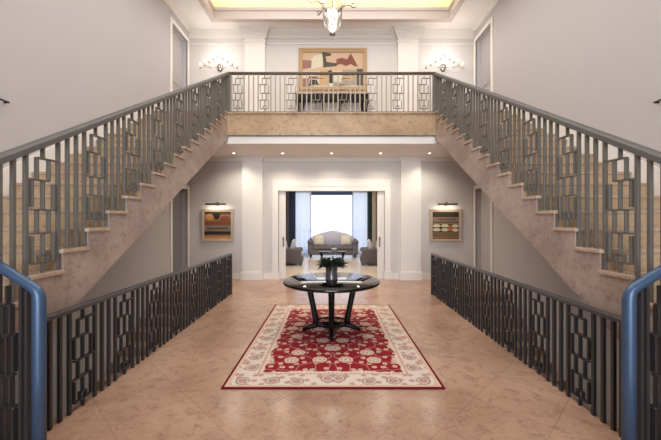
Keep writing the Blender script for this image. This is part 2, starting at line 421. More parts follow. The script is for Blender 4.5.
# ------------------------------------------------------------------ staircases
def staircase(s,side):
    t=thing('marble_staircase',(s*3.1,nose(NR-1),0),'%s marble staircase rising along the %s wall to the balcony'%(side,side),'staircase')
    xi=s*2.30
    b=MB()
    for k in range(1,NR):
        y0,y1=nose(k),nose(k-1); zt=ZF-RISE*k-.035
        z0,z1=max(zsoff(y0),0),max(zsoff(y1),0)
        xo=s*(XW-.03); b.hexa([(xi,y0,z0),(xo,y0,z0),(xo,y1,z1),(xi,y1,z1),(xi,y0,zt),(xo,y0,zt),(xo,y1,zt),(xi,y1,zt)])
    b.hexa([(xi,YS,zsoff(YS)),(s*(XW-.03),YS,zsoff(YS)),(s*(XW-.03),YE+.03,zsoff(YE)),(xi,YE+.03,zsoff(YE)),(xi,YS,ZF-.036),(s*(XW-.03),YS,ZF-.036),(s*(XW-.03),YE+.03,ZF-.036),(xi,YE+.03,ZF-.036)])
    q=MB(); q.box(s*2.278,s*(XW-.03),YS-.03,YE-.001,ZF-.035,ZF); q.build('tread',M['tread'],t,bevel=.006)
    b.build('stringer',M['marble'],t)
    for k in range(1,NR):
        y0,y1=nose(k),nose(k-1); z=ZF-RISE*k
        q=MB(); q.box(s*2.278,s*(XW-.03),y0-.03,y1-.001,z-.035,z); q.build('tread',M['tread'],t,bevel=.006)
    for k in range(0,NR):
        y0=nose(k); z=ZF-RISE*k
        q=MB(); q.box(s*2.32,s*(XW-.03),y0-.012,y0,z-RISE,z-.036); q.build('riser',M['riser'],t)
    # descending flight beneath
    t2=thing('basement_stair',(s*3.05,YV1,-3.0),'%s stone stair descending below the floor beside the %s wall'%(side,side),'staircase')
    for k in range(1,15):
        q=MB(); y1=YV1-GO*(k-1); q.box(s*(XV+.06),s*(XW-.001),y1-GO,y1,max(-3,-RISE*(k+2.2)),-RISE*k); q.build('step',M['tread'],t2)
staircase(-1,'left'); staircase(1,'right')

# ------------------------------------------------------------------ balustrades
def lattice(b, P, u0, u1, zb, zt, side, th=.014, dep=.036):
    """open brick-like lattice panel between two bars; P(u,z) -> point; members thin plates of depth side"""
    W=u1-u0; c=(u0+u1)/2
    def vert(u,z0,z1): b.bar(P(u,z0),P(u,z1),th,dep,up=side)
    def hor(a,e,z): b.bar(P(a,z),P(e,z),dep,th)
    H=zt-zb; lv=[zb+H*f for f in (.08,.31,.49,.72,.89)]
    i=.2*W; o=.36*W
    vert(c,lv[4],zt); vert(c,zb,lv[0])
    # tier 4 (top) small rectangle
    hor(c-i,u1,lv[4]); vert(c-i,lv[3],lv[4]); vert(c+i,lv[3],lv[4]); hor(u0,c+i,lv[3])
    # tier 3: centre upright with outer uprights
    vert(c,lv[2],lv[3]); vert(c-o,lv[2]+.02,lv[3]); vert(c+o,lv[2],lv[3]-.02); hor(c-o,u1,lv[2])
    # tier 2 rectangle
    vert(c-i,lv[1],lv[2]); vert(c+i,lv[1],lv[2]); hor(u0,c+i,lv[1])
    # tier 1
    vert(c,lv[0]+.06,lv[1]); vert(c+o,lv[0],lv[1]); vert(c-o,lv[0],lv[1]-.02); hor(c-o,c+o,lv[0]); vert(c-i*.6,lv[0],lv[0]+.06); vert(c+i*.6,lv[0],lv[0]+.06); hor(c-i*.6,c+i*.6,lv[0]+.06)

def balustrade(t, o, d, L, zb, zt, first, barmat, panmat, period=.6, pw=.30, wbar=.026, start=0.0, th=.014, dep=.03):
    """bars and lattice panels along direction d from o; zb(u), zt(u) bottom/top heights; first = u of first panel's left bar"""
    o=Vector(o); d=Vector(d); side=Vector((-d.y,d.x,0))
    P=lambda u,z:(o.x+d.x*u,o.y+d.y*u,z)
    bars=set(); pans=[]
    n0=-3
    for n in range(n0,20):
        a=first+n*period
        for off in (0,pw,pw+(period-pw)/3,pw+2*(period-pw)/3):
            u=a+off
            if start+.01<=u<=L-.01: bars.add(round(u,4))
        if a>=start-.02 and a+pw<=L+.02: pans.append(a)
    for u in sorted(bars):
        b=MB(); b.bar(P(u,zb(u)),P(u,zt(u)),wbar,wbar,up=side); b.build('baluster',barmat,t)
    for a in pans:
        b=MB(); m=a+pw/2
        lattice(b,P,a+.012,a+pw-.012,zb(m),zt(m),side,th,dep); b.build('lattice_panel',panmat,t)

def rail_profile(b, pts, w, h):
    """rounded-top handrail swept along pts"""
    pts=[Vector(p) for p in pts]
    sec=[(-w/2,-h*.5),(w/2,-h*.5),(w/2,h*.15),(w*.36,h*.42),(0,h*.5),(-w*.36,h*.42),(-w/2,h*.15)]
    n=len(sec); vs=[];fs=[]
    for i,p in enumerate(pts):
        d=(pts[min(i+1,len(pts)-1)]-pts[max(i-1,0)]).normalized()
        r=d.cross(Vector((0,0,1)))
        r=r.normalized() if r.length>1e-4 else Vector((1,0,0))
        u=r.cross(d).normalized()
        for a,c in sec: vs.append(p+r*a+u*c)
    for i in range(len(pts)-1):
        for k in range(n):
            k2=(k+1)%n; fs.append((i*n+k,i*n+k2,(i+1)*n+k2,(i+1)*n+k))
    fs.append(tuple(range(n))[::-1]); fs.append(tuple((len(pts)-1)*n+k for k in range(n)))
    b.add(vs,fs)

for s,side in ((-1,'left'),(1,'right')):
    # --- staircase balustrade
    xr=s*2.325
    y0,y1=2.10,YE-.0
    zr=lambda y: 4.905+(y-7.45)*.553
    t=thing('stair_balustrade',(xr,y0,max(0,ZF+(y0-YS)*SLOPE)),'grey metal lattice balustrade climbing the %s marble staircase'%side,'balustrade')
    def ztread(u):
        y=y0+u
        k=math.ceil((YS-y-.0)/GO-1e-6); return ZF-RISE*max(k,0)
    balustrade(t,(xr,y0,0),(0,1,0),y1-y0,ztread,lambda u: zr(y0+u)-.02,2.53-y0,M['bronze'],M['bronze'])
    b=MB(); rail_profile(b,[(xr,y0,zr(y0)),(xr,y1+.05,zr(y1+.05))],.075,.062); b.build('handrail',M['railgrey'],t)
    b=MB(); b.bar((xr,y0,0 if False else ztread(0.05)),(xr,y0,zr(y0)),.05,.05); b.build('newel_post',M['railgrey'],t)
    # --- floor balustrade beside the stair void
    xr=s*(XV+.005); f0,f1=2.50,7.29
    t=thing('floor_balustrade',(xr,f0,0),'dark iron lattice balustrade on the hall floor beside the %s stairwell'%side,'balustrade')
    balustrade(t,(xr,f0,0),(0,1,0),f1-f0,lambda u:.0,lambda u:.87,2.80-f0,M['iron'],M['iron'],period=.595,wbar=.026,dep=.03)
    b=MB(); rail_profile(b,[(xr,f0,.885),(xr,f1,.885)],.06,.045); b.build('handrail',M['ironrail'],t)
    for y in (f0,f1):
        b=MB(); b.box(xr-.025,xr+.025,y-.025,y+.025,0,.87); b.build('end_post',M['iron'],t)
    # --- return rail at the foot of the stair
    yp=2.27; xp=-1.993 if s<0 else 2.028
    t=thing('newel_balustrade',(xp,yp,0),'short near balustrade with curved metal newel tinted for blue daylight at the foot of the %s stairs'%side,'balustrade')
    pts=[(xp,yp,0.0),(xp,yp,.6),(xp,yp,1.10),(xp+s*.005,yp,1.135),(xp+s*.018,yp,1.162),(xp+s*.04,yp,1.182)]
    for i in range(1,6): pts.append((xp+s*(.04+(2.278-abs(xp)-.04)/5*i),yp,1.182+.63*(2.278-abs(xp)-.04)/5*i))
    b=MB(); b.tube(pts,[.04,.04,.04,.037,.035,.034]+[.034]*5,16); b.build('newel_rail',M['newel'],t)
    e=pts[-1]
    b=MB(); b.box(e[0]-.015,e[0]+.015,e[1]-.02,e[1]+.02,0,e[2]); b.build('end_post',M['iron'],t)
    for u in (.075,.115):
        b=MB(); b.bar((xp+s*u,yp,.0),(xp+s*u,yp,1.15+.6*(u-.05)),.02,.035); b.build('baluster',M['iron'],t)
    b=MB(); P=lambda u,z:(xp+s*(.13+u),yp-.02,z)
    lattice(b,P,0,.125,.02,1.2,Vector((0,1,0))); b.build('lattice_panel',M['iron'],t)

# balcony balustrade
t=thing('balcony_balustrade',(0,YE+.06,ZF),'pale lattice balustrade along the upper balcony edge','balustrade')
L=4.56
balustrade(t,(-2.28,YE+.08,0),(1,0,0),L,lambda u:ZF+.05,lambda u:4.89,.045,M['bronzelit'],M['bronzemid'],period=.595,pw=.28,wbar=.026,th=.011)
b=MB(); rail_profile(b,[(-2.33,YE+.08,4.91),(2.33,YE+.08,4.91)],.07,.05); b.build('handrail',M['bronzedark'],t)
b=MB(); b.bar((-2.3,YE+.08,ZF+.035),(2.3,YE+.08,ZF+.035),.04,.03); b.build('bottom_rail',M['bronzedark'],t)
for x in (-2.3,2.3):
    b=MB(); b.box(x-.035,x+.035,YE+.045,YE+.115,ZF,4.89); b.build('end_post',M['bronze'],t)

# ------------------------------------------------------------------ rug and round table
RY=(3.22+6.39)/2; HX,HY=1.09,1.585
b=MB(); b.rbox(-HX,HX,-HY,HY,0,.014,.006,2)
rug=b.build('area_rug',rug_mat(HX,HY)); rug.location=(0.015,RY,0)
tag(rug,'large red floral rug with cream border on the stone floor','rug')
TY=4.88; TZ=.76; R0=.705
t=thing('round_table',(0,TY,.014),'round black lacquered pedestal table standing on the red rug','table')
b=MB(); b.lathe((0,TY,0),[(.05,TZ-.045),(R0-.02,TZ-.045),(R0-.004,TZ-.036),(R0,TZ-.022),(R0-.004,TZ-.006),(R0-.014,TZ),(.001,TZ)],72); b.build('tabletop',M['black'],t)
b=MB(); b.lathe((0,TY,0),[(.30,TZ-.10),(.40,TZ-.10),(.40,TZ-.045),(.30,TZ-.045)],40); b.build('apron',M['blacksatin'],t)
for k in range(4):
    a=-PI/2+k*PI/2; dx,dy=math.cos(a),math.sin(a)
    b=MB(); pr=[(.325,.70,.046),(.315,.60,.044),(.285,.45,.042),(.25,.28,.042),(.23,.17,.046),(.235,.12,.046)]
    b.tube([(dx*r,TY+dy*r,z) for r,z,w in pr],[w for r,z,w in pr],10)
    lg=b.build('leg',M['blacksatin'],t)
    b=MB(); pr=[(.05,.12,.032),(.16,.115,.034),(.25,.095,.036),(.32,.07,.034),(.39,.046,.03),(.42,.04,.02)]
    b.tube([(dx*r,TY+dy*r,z) for r,z,w in pr],[w*.95 for r,z,w in pr],10); b.rbox(-.02,.02,-.02,.02,0,.05,.01,2,mat=Matrix.Translation((dx*.40,TY+dy*.40,.0145)))
    b.build('foot',M['blacksatin'],lg)
b=MB(); b.lathe((0,TY,0),[(.03,.06),(.09,.075),(.12,.11),(.09,.15),(.04,.17),(.001,.17)],24); b.build('hub',M['blacksatin'],t)
b=MB()
for k in range(32):
    a0,a1=2*PI*k/32,2*PI*(k+1)/32; b.tube([(.235*math.cos(a0),TY+.235*math.sin(a0),.14),(.235*math.cos(a1),TY+.235*math.sin(a1),.14)],.016,8,cap=False)
b.build('stretcher_ring',M['blacksatin'],t)

# vase with dark foliage
VY=TY
t=thing('potted_arrangement',(0,VY,TZ),'dark vase of low leafy foliage at the centre of the round table','vase')
b=MB(); b.lathe((0,VY,TZ),[(.085,0),(.092,.01),(.088,.03),(.082,.10),(.088,.18),(.098,.215),(.092,.222),(.08,.21),(.001,.2)],32); b.build('vase',M['glassvase'],t)
b=MB(); rr=random.Random(3)
for i in range(220):
    a=rr.uniform(0,2*PI); e=rr.uniform(-.1,1.35); L=rr.uniform(.13,.25)*(1.05-.35*e/1.3)
    o=Vector((rr.gauss(0,.045),VY+rr.gauss(0,.045),TZ+.215+rr.uniform(0,.04)))
    d=Vector((math.cos(a)*math.cos(e),math.sin(a)*math.cos(e),math.sin(e)*.8)); r=d.cross(Vector((0,0,1))).normalized()*L*.17
    m=o+d*L*.55; tip=o+d*L-Vector((0,0,L*.25))
    b.add([o,m-r,tip,m+r],[(0,1,2,3)])
b.build('foliage',M['leaf'],t)
b=MB()
for i in range(14):
    a=rr.uniform(0,2*PI); q=rr.uniform(0,.09); b.lathe((q*math.cos(a),VY+q*math.sin(a),TZ+.32+rr.uniform(-.03,.04)),[(.001,-.012),(.013,-.004),(.016,.006),(.009,.014),(.001,.015)],8)
b.build('blossom',M['petal'],t)

# ------------------------------------------------------------------ pictures on the lower back wall
def poly(b,pts,x0,x1,z0,z1,y,mi):
    vs=[(x0+(x1-x0)*u,y,z0+(z1-z0)*v) for u,v in pts]; b.add(vs,[tuple(range(len(vs)))],mi)
def frame(b,x0,x1,z0,z1,w,y0,y1,mi=0):
    b.box(x0,x1,y0,y1,z0,z0+w,mi); b.box(x0,x1,y0,y1,z1-w,z1,mi); b.box(x0,x0+w,y0,y1,z0+w,z1-w,mi); b.box(x1-w,x1,y0,y1,z0+w,z1-w,mi)
def cm(name,rgb): return mat(name,rgb,.6,noise=.12,nscale=14)
PAINT_L=[cm('paint_umber',(92,58,34)),cm('paint_rust',(150,96,58)),cm('paint_black',(30,18,14)),cm('paint_ochre',(186,132,78)),cm('paint_grey',(120,108,94)),cm('paint_sienna',(122,66,38))]
PAINT_R=[cm('paint_brown',(84,60,40)),cm('paint_darkbrown',(44,30,20)),cm('paint_taupe',(132,112,90)),cm('paint_bone',(206,190,158)),cm('paint_amber',(160,98,44)),cm('paint_olive',(110,92,58))]
def wall_picture(xc,side,label,shapes,mats,llabel):
    z0,z1=1.02,1.93; x0,x1=xc-.45,xc+.45; y=YB
    t=thing('framed_painting',(xc,y,z0),label,'painting')
    b=MB(); frame(b,x0,x1,z0,z1,.085,y-.045,y-.002); frame(b,x0+.02,x1-.02,z0+.02,z1-.02,.03,y-.055,y-.04); b.build('frame',M['framewood'],t,bevel=.004)
    c=MB(); cx0,cx1,cz0,cz1=x0+.085,x1-.085,z0+.085,z1-.085
    c.box(cx0,cx1,y-.02,y-.004,cz0,cz1,0)
    for i,(mi,pts) in enumerate(shapes): poly(c,pts,cx0,cx1,cz0,cz1,y-.021-.0006*i,mi)
    c.build('canvas',mats,t)
    # picture light above
    l=thing('picture_light',(xc,y,z1+.08),llabel,'lamp')
    b=MB(); b.lathe((0,0,0),[(.05,0),(.05,.012),(.001,.016)],16)
    bb=MB(); bb.add([(xc+v[0],y-.002-v[2],z1+.13+v[1]) for v in b.v],b.f,0,True); bb.build('wall_plate',M['brassdark'],l)
    bb=MB(); bb.tube([(xc,y-.01,z1+.13),(xc,y-.09,z1+.17),(xc,y-.16,z1+.16),(xc,y-.18,z1+.13)],.010,8); bb.build('arm',M['brassdark'],l)
    bb=MB(); bb.tube([(xc-.27,y-.18,z1+.12),(xc+.27,y-.18,z1+.12)],.026,12); bb.build('shade',M['brassdark'],l)
RC=lambda a,b_,c,d:[(a,b_),(c,b_),(c,d),(a,d)]
EL=lambda x,y,rx,ry,n=16:[(x+rx*math.cos(2*PI*k/n),y+ry*math.sin(2*PI*k/n)) for k in range(n)]
wall_picture(-3.12,'left','square framed brown abstract painting with a dark band, left of the wide doorway',
 [(1,RC(0,.5,1,1)),(0,RC(0,.9,1,1)),(5,RC(0,.5,1,.66)),(3,EL(.18,.8,.16,.12)),(2,[(.3,.95),(.62,.95),(.55,.76),(.45,.70),(.36,.78)]),(5,EL(.78,.72,.2,.14)),(4,RC(0,.27,1,.5)),(0,RC(.1,.36,.9,.42)),(2,RC(0,.15,1,.28)),(3,RC(0,0,1,.15)),(1,RC(0,.09,1,.14))],PAINT_L,'slim brass picture light above the left brown painting')
wall_picture(3.13,'right','square framed painting with a row of pale ovals, right of the wide doorway',
 [(0,RC(0,.82,1,1)),(1,RC(0,.82,1,.95)),(2,RC(0,.55,1,.8)),(0,RC(.2,.70,.9,.74)),(0,RC(0,.6,1,.64)),(1,RC(0,.42,1,.5)),(3,EL(.16,.48,.15,.07)),(3,EL(.47,.48,.14,.07)),(4,RC(.6,.3,.78,.5)),(3,EL(.86,.48,.13,.06)),(1,RC(0,.38,.6,.43)),(3,EL(.16,.34,.15,.06)),(3,EL(.47,.34,.14,.06)),(3,EL(.86,.33,.12,.06)),(5,RC(0,.06,1,.26)),(4,RC(0,0,1,.08)),(1,RC(.0,.0,1,.03))],PAINT_R,'slim brass picture light above the right painting of ovals')

# ------------------------------------------------------------------ balcony: large painting, console, sconces
PU=[cm('paint_peach',(192,160,130)),cm('paint_darkolive',(66,58,44)),cm('paint_redbrown',(118,58,40)),cm('paint_cream',(200,190,166)),cm('paint_mauve',(140,96,84)),cm('paint_inkblack',(34,28,26)),cm('paint_stone',(150,138,120)),cm('paint_tan',(192,150,100))]
px0,px1,pz0,pz1=-.90,.97,5.16,6.33
t=thing('framed_painting',(0,YB,pz0),'large gilt framed abstract painting on the balcony wall above the console','painting')
b=MB(); frame(b,px0,px1,pz0,pz1,.11,YB-.05,YB-.002); frame(b,px0+.03,px1-.03,pz0+.03,pz1-.03,.03,YB-.065,YB-.045); b.build('frame',M['framegold'],t,bevel=.005)
c=MB(); q=(px0+.11,px1-.11,pz0+.11,pz1-.11); c.box(q[0],q[1],YB-.02,YB-.004,q[2],q[3],0)
SH=[(3,RC(0,.0,1,.5)),(0,RC(0,.45,1,1)),(3,[(.1,.5),(.33,.6),(.33,.95),(.2,.9),(.08,.7)]),(4,[(0,.52),(.14,.54),(.15,.76),(0,.78)]),(1,[(.32,1),(.47,.97),(.47,.9),(.38,.88),(.40,.72),(.58,.68),(.56,.6),(.34,.56),(.34,.75)]),
 (2,[(.56,.63),(.56,.80),(.64,.84),(.74,.80),(.80,.97),(.86,.78),(.92,.58),(.86,.60),(.80,.66),(.72,.6),(.64,.66)]),(7,RC(.28,.05,.44,.5)),(5,[(.1,.02),(.26,.08),(.24,.2),(.12,.22)]),(4,RC(0,0,.1,.25)),(5,[(.42,.12),(.52,.1),(.48,.5),(.42,.46)]),(3,RC(.52,.15,.66,.45)),(6,RC(.66,.05,.9,.5)),(1,RC(.9,.04,1,.52)),(6,[(.5,.02),(.7,.02),(.66,.12),(.52,.14)]),(2,RC(.1,.24,.26,.3)),(7,RC(.70,.18,.84,.3))]
for i,(mi,pts) in enumerate(SH): poly(c,pts,*q,YB-.021-.0006*i,mi)
c.build('canvas',PU,t)
t=thing('console_table',(0,8.85,ZF),'long black console table with tapered legs under the large balcony painting','table')
cx0,cx1=-.96,1.0; zt=5.03; cy0,cy1=8.86,9.10
b=MB(); b.rbox(cx0-.02,cx1+.02,cy0-.02,cy1,zt-.05,zt,.008,2); b.build('tabletop',M['framewood'],t,'pale wooden tabletop')
b=MB(); b.box(cx0+.05,cx1-.05,cy0+.02,cy1-.02,zt-.2,zt-.05)
for i in range(16): x=cx0+.12+i*(cx1-cx0-.24)/15; b.rbox(x-.025,x+.025,cy0,cy0+.03,zt-.25+.02*(i%2),zt-.06,.01,2)
b.build('apron',M['blacksatin'],t)
for x,sg in ((cx0+.04,1),(cx0+.19,-1),(-.24,1),(.24,-1),(cx1-.19,1),(cx1-.04,-1)):
    for y in ((cy0+.04,cy1-.05) if abs(x)>.5 else (cy0+.04,)):
        b=MB(); b.tube([(x,y,zt-.05),(x,y,zt-.25),(x+sg*.03,y,zt-.48),(x+sg*.04,y,ZF+.02),(x+sg*.04,y,ZF)],[.045,.042,.022,.014,.018],8); b.build('leg',M['blacksatin'],t)
for s,side in ((-1,'left'),(1,'right')):
    xc=s*3.06; zc=5.80; yb=YB-.005
    t=thing('candelabra_sconce',(xc,YB,zc),'fan-shaped candelabra wall sconce lit on the balcony wall at far %s'%side,'lamp')
    b=MB(); v=MB().lathe((0,0,0),[(.09,0),(.085,.02),(.05,.035),(.02,.06),(.001,.065)],20); b.add([(xc+p[0],yb-p[2],zc+p[1]*1.3) for p in v.v],v.f,0,True); b.build('wall_plate',M['chrome'],t)
    for i in range(9):
        q=(i-4)/4; x=xc+q*.50; z=zc+.02+.31*(1-abs(q)); yy=yb-.12-.06*(1-abs(q)); 
        b=MB(); b.tube([(xc,yb-.05,zc),(xc+q*.2,yy,zc-.06),(xc+q*.4,yy,zc-.02+.1*(1-abs(q))),(x,yy,z-.09)],.007,6)
        b.lathe((x,yy,z-.09),[(.006,-.01),(.03,.0),(.032,.012),(.012,.014)],10); am=b.build('arm',M['chrome'],t)
        b=MB(); b.lathe((x,yy,z-.078),[(.012,0),(.012,.085),(.001,.087)],10); b.build('candle_sleeve',M['chrome'],am)
        b=MB(); b.lathe((x,yy,z+.008),[(.004,0),(.014,.016),(.016,.03),(.009,.05),(.001,.066)],10); b.build('bulb',M['bulb'],am)
    # faint bracket on the side wall near the frame edge
    yb2,zb2=3.97,3.04
    b=MB(); b.tube([(s*XW,yb2,zb2),(s*(XW-.05),yb2,zb2),(s*(XW-.06),yb2-.12,zb2),(s*(XW-.06),yb2-.3,zb2+.01)],.012,8)
    o=b.build('wall_hook',M['iron']); tag(o,'slim dark metal bracket on the %s side wall above the stairs'%side,'bracket')

# ------------------------------------------------------------------ downlights
words=['leftmost','second from left','middle','second from right','rightmost']
root=None
for i in range(5):
    loc=(-2.49+1.245*i,8.48,ZL); lab='small recessed round downlight in the ceiling under the balcony, %s of the five'%words[i]
    if root is None:
        root=thing('downlight',loc,lab,'lamp','downlights under the balcony')
        b=MB(); b.lathe(loc,[(.036,-.001),(.058,-.001),(.058,-.012),(.036,-.012),(.036,-.001)],24); b.build('trim_ring',M['trim'],root)
        b=MB(); b.lathe(loc,[(.001,-.006),(.036,-.006)],24); b.v=[(x,y,z) for x,y,z in b.v]; b.build('lens',M['lampface'],root)
    else: copy_thing(root,loc,lab)

# ------------------------------------------------------------------ chandelier
CY=4.9; CX=.015; zb=4.30
t=thing('glass_lantern',(CX,CY,7.42),'glass bell jar lantern hanging from the tray ceiling above the table','chandelier')
b=MB(); b.lathe((CX,CY,zb),[(.03,.07),(.07,.11),(.11,.18),(.136,.28),(.146,.38),(.155,.45),(.18,.52),(.175,.52),(.15,.45),(.141,.38),(.131,.28),(.105,.185),(.065,.117),(.03,.08)],32); b.build('glass_jar',M['jar'],t)
b=MB(); b.lathe((CX,CY,zb),[(.001,-.01),(.01,0),(.016,.015),(.008,.03),(.02,.04),(.045,.06),(.05,.075),(.03,.095),(.012,.11),(.001,.112)],20); b.build('finial',M['chrome'],t)
b=MB()
for k in range(36):
    a0,a1=2*PI*k/36,2*PI*(k+1)/36; b.tube([(CX+.165*math.cos(a0),CY+.165*math.sin(a0),zb+.52),(CX+.165*math.cos(a1),CY+.165*math.sin(a1),zb+.52)],.012,6,cap=False)
b.build('rim',M['chrome'],t)
for k in range(6):
    a=k*PI/3+.2; c,s_=math.cos(a),math.sin(a)
    b=MB(); b.tube([(CX+c*r,CY+s_*r,zb+z) for r,z in ((.165,.50),(.24,.535),(.32,.50),(.36,.52),(.34,.57),(.29,.56))],.011,6); b.build('scroll',M['chrome'],t)
    b=MB(); b.tube([(CX+c*.165,CY+s_*.165,zb+.52),(CX+c*.10,CY+s_*.10,zb+.95),(CX+c*.02,CY+s_*.02,zb+1.2)],.008,6); b.build('chain',M['chrome'],t)
b=MB(); b.tube([(CX,CY,zb+.12),(CX,CY,7.38)],.008,8); b.lathe((CX,CY,7.42),[(.001,-.05),(.04,-.045),(.07,-.02),(.075,0)],20); b.build('stem',M['chrome'],t)
for k in range(4):
    a=k*PI/2+.4; x,y=CX+.06*math.cos(a),CY+.06*math.sin(a)
    b=MB(); b.tube([(CX,CY,zb+.22),(CX+.04*math.cos(a),CY+.04*math.sin(a),zb+.2),(x,y,zb+.24)],.006,6); b.lathe((x,y,zb+.24),[(.012,0),(.012,.11),(.001,.112)],10); cs=b.build('candle_sleeve',M['candle'],t)
    b=MB(); b.lathe((x,y,zb+.352),[(.004,0),(.015,.018),(.017,.035),(.009,.06),(.001,.078)],10); b.build('bulb',M['bulb'],cs)

# ------------------------------------------------------------------ sitting room
def wavy(x0,x1,y,z0,z1,amp,n,th=.0):
    b=MB(); N=max(24,int(n*10)); vs=[]; fs=[]
    for i in range(N+1):
        u=i/N; yy=y+amp*math.sin(u*n*2*PI)+amp*.4*math.sin(u*n*4.3*PI+1); x=x0+(x1-x0)*u
        vs+= [(x,yy+amp*.3,z0),(x,yy,z1)]
    for i in range(N): fs.append((2*i,2*i+2,2*i+3,2*i+1))
    b.add(vs,fs,0,True); return b
def curtain(name,x0,x1,y,m,label,n,amp=.04):
    o=wavy(x0,x1,y,.015,2.92,amp,n).build(name,m); tag(o,label,'curtain'); return o
curtain('sheer_curtain',-1.66,-.93,15.36,M['sheer'],'white sheer curtain left of the bright window',7,.03)
curtain('sheer_curtain',.97,1.66,15.36,M['sheer'],'white sheer curtain right of the bright window',7,.03)
curtain('drape',-1.98,-1.64,15.22,M['curtblue'],'dark navy drape beside the left sheer curtain',4)
curtain('drape',1.64,1.86,15.22,M['curtgreen'],'dark green drape beside the right sheer curtain',3)
curtain('drape',-2.25,-1.99,15.20,M['curtbrown'],'brown drape at the left edge of the sitting room doorway',3)
curtain('drape',1.87,2.06,15.22,M['curtcream'],'cream drape beside the dark green drape',3)
curtain('drape',2.03,2.25,15.12,M['curtbrown'],'brown drape at the right edge of the sitting room doorway',3)
b=MB(); b.box(-.95,1.0,15.50,15.56,2.78,2.95); b.tube([(-.95,15.53,2.78),(1.0,15.53,2.78)],.018,8)
tag(b.build('window_blind',M['blindblue']),'rolled dark blue blind across the top of the window','blind')

def sofa():
    t=thing('sofa',(0.05,14.6,0),'grey camelback sofa with dark arms in front of the bright window','sofa')
    x0,x1=-1.0,1.12; xc=(x0+x1)/2; yf,yb=14.15,15.0
    b=MB(); b.rbox(x0+.1,x1-.1,yf+.02,yb-.1,.12,.34,.05); b.build('base',M['sofadark'],t)
    for a,e in ((x0+.2,xc-.01),(xc+.01,x1-.2)):
        b=MB(); b.rbox(a,e,yf,yb-.25,.34,.5,.06); b.build('seat_cushion',M['sofadark'],t)
    b=MB(); n=24; vs=[];fs=[]
    for i in range(n+1):
        u=i/n; x=x0+.1+(x1-x0-.2)*u; top=.82+.28*math.sin(PI*u)**.7
        vs+= [(x,yb-.25,.3),(x,yb-.21,top-.05),(x,yb-.13,top),(x,yb-.03,top-.04),(x,yb,.2)]
    for i in range(n):
        for k in range(4): fs.append((5*i+k,5*i+5+k,5*i+6+k,5*i+k+1))
        fs.append((5*i+4,5*i+9,5*i+5,5*i))
    fs.append((0,1,2,3,4)); fs.append(tuple(5*n+k for k in (4,3,2,1,0))); b.add(vs,fs,0,True); b.build('backrest',M['sofa'],t)
    for s in (-1,1):
        xx=x0+.1 if s<0 else x1-.1
        b=MB(); b.rbox(xx-.11,xx+.11,yf,yb-.05,.12,.62,.05); b.tube([(xx+s*.03,yf-.02,.66),(xx+s*.03,yb-.05,.68)],.10,14); b.build('armrest',M['sofadark'],t)
        for y in (yf+.08,yb-.15):
            b=MB(); b.tube([(xx,y,.14),(xx,y,0)],[.035,.022],8); b.build('leg',M['blacksatin'],t)
sofa()
def pillow(name,x,y,z,rz,tilt,m,label,grp,w=.44):
    b=MB(); n=10; vs=[];fs=[]
    for sgn in (1,-1):
        o=len(vs)
        for i in range(n+1):
            for j in range(n+1):
                u=i/n*2-1; v=j/n*2-1; k=(1-abs(u)**2.2)*(1-abs(v)**2.2)
                pin=1-.06*(1-abs(abs(u)-abs(v)))*(max(abs(u),abs(v))**4)
                vs.append((u*w/2*pin,sgn*.085*max(k,0)**.5,v*w/2*pin))
        for i in range(n):
            for j in range(n): fs.append((o+i*(n+1)+j,o+(i+1)*(n+1)+j,o+(i+1)*(n+1)+j+1,o+i*(n+1)+j+1))
    Mx=Matrix.Translation((x,y,z))@Matrix.Rotation(rz,4,'Z')@Matrix.Rotation(tilt,4,'X')
    b.add([Mx@Vector(v) for v in vs],fs,0,True); o=b.build(name,m); tag(o,label,'pillow',grp); return o
pillow('throw_pillow',-.55,14.50,.73,.1,-.3,M['pillow'],'cream throw pillow at the left end of the sofa','sofa pillows')
pillow('throw_pillow',.62,14.50,.73,-.1,-.3,M['pillow'],'cream throw pillow at the right end of the sofa','sofa pillows')
def armchair(s,side):
    # faces the middle of the room; back against the side
    xo,xi=s*1.80,s*1.02; y0,y1=11.75,12.5
    t=thing('armchair',(s*1.4,12.1,0),'grey upholstered armchair facing inward at the %s of the sitting room doorway'%side,'armchair')
    b=MB(); b.rbox(min(xo,xi)+.04,max(xo,xi)-.02,y0+.05,y1-.05,.06,.30,.05); b.build('base',M['sofadark'],t)
    b=MB(); b.rbox(min(xi,s*1.6),max(xi,s*1.6),y0+.14,y1-.14,.30,.46,.06); b.build('seat_cushion',M['sofa'],t)
    b=MB(); Mx=Matrix.Translation((s*1.66,0,.3))@Matrix.Rotation(s*.14,4,'Y')@Matrix.Translation((-s*1.66,0,-.3)); b.rbox(min(s*1.60,s*1.78),max(s*1.60,s*1.78),y0+.02,y1-.02,.25,.88,.07,mat=Mx); b.build('backrest',M['sofa'],t)
    for y in (y0,y1-.14):
        b=MB(); b.rbox(min(s*1.07,s*1.68),max(s*1.07,s*1.68),y,y+.14,.06,.60,.06); b.build('armrest',M['sofadark'],t)
    for x in (s*1.12,s*1.70):
        for y in (y0+.1,y1-.1):
            b=MB(); b.tube([(x,y,.1),(x,y,0)],[.03,.02],8); b.build('leg',M['blacksatin'],t)
    pillow('throw_pillow',s*1.40,12.13,.70,s*PI/2*.9,-.25,M['pillowpat'],'grey patterned pillow on the %s armchair'%side,'armchair pillows',.46)
armchair(-1,'left'); armchair(1,'right')
t=thing('coffee_table',(.05,12.6,0),'low dark coffee table in front of the grey sofa','table')
b=MB(); b.rbox(-.48,.55,12.3,13.0,.40,.44,.012,2); b.build('tabletop',M['black'],t)
for x in (-.4,.47):
    for y in (12.37,12.93):
        b=MB(); b.tube([(x,y,.41),(x*.9,y,.2),(x*.98,y,0)],[.035,.026,.022],8); b.build('leg',M['blacksatin'],t)
b=MB(); b.rbox(-.38,.45,12.36,12.94,.13,.155,.01,2); b.build('shelf',M['blacksatin'],t)
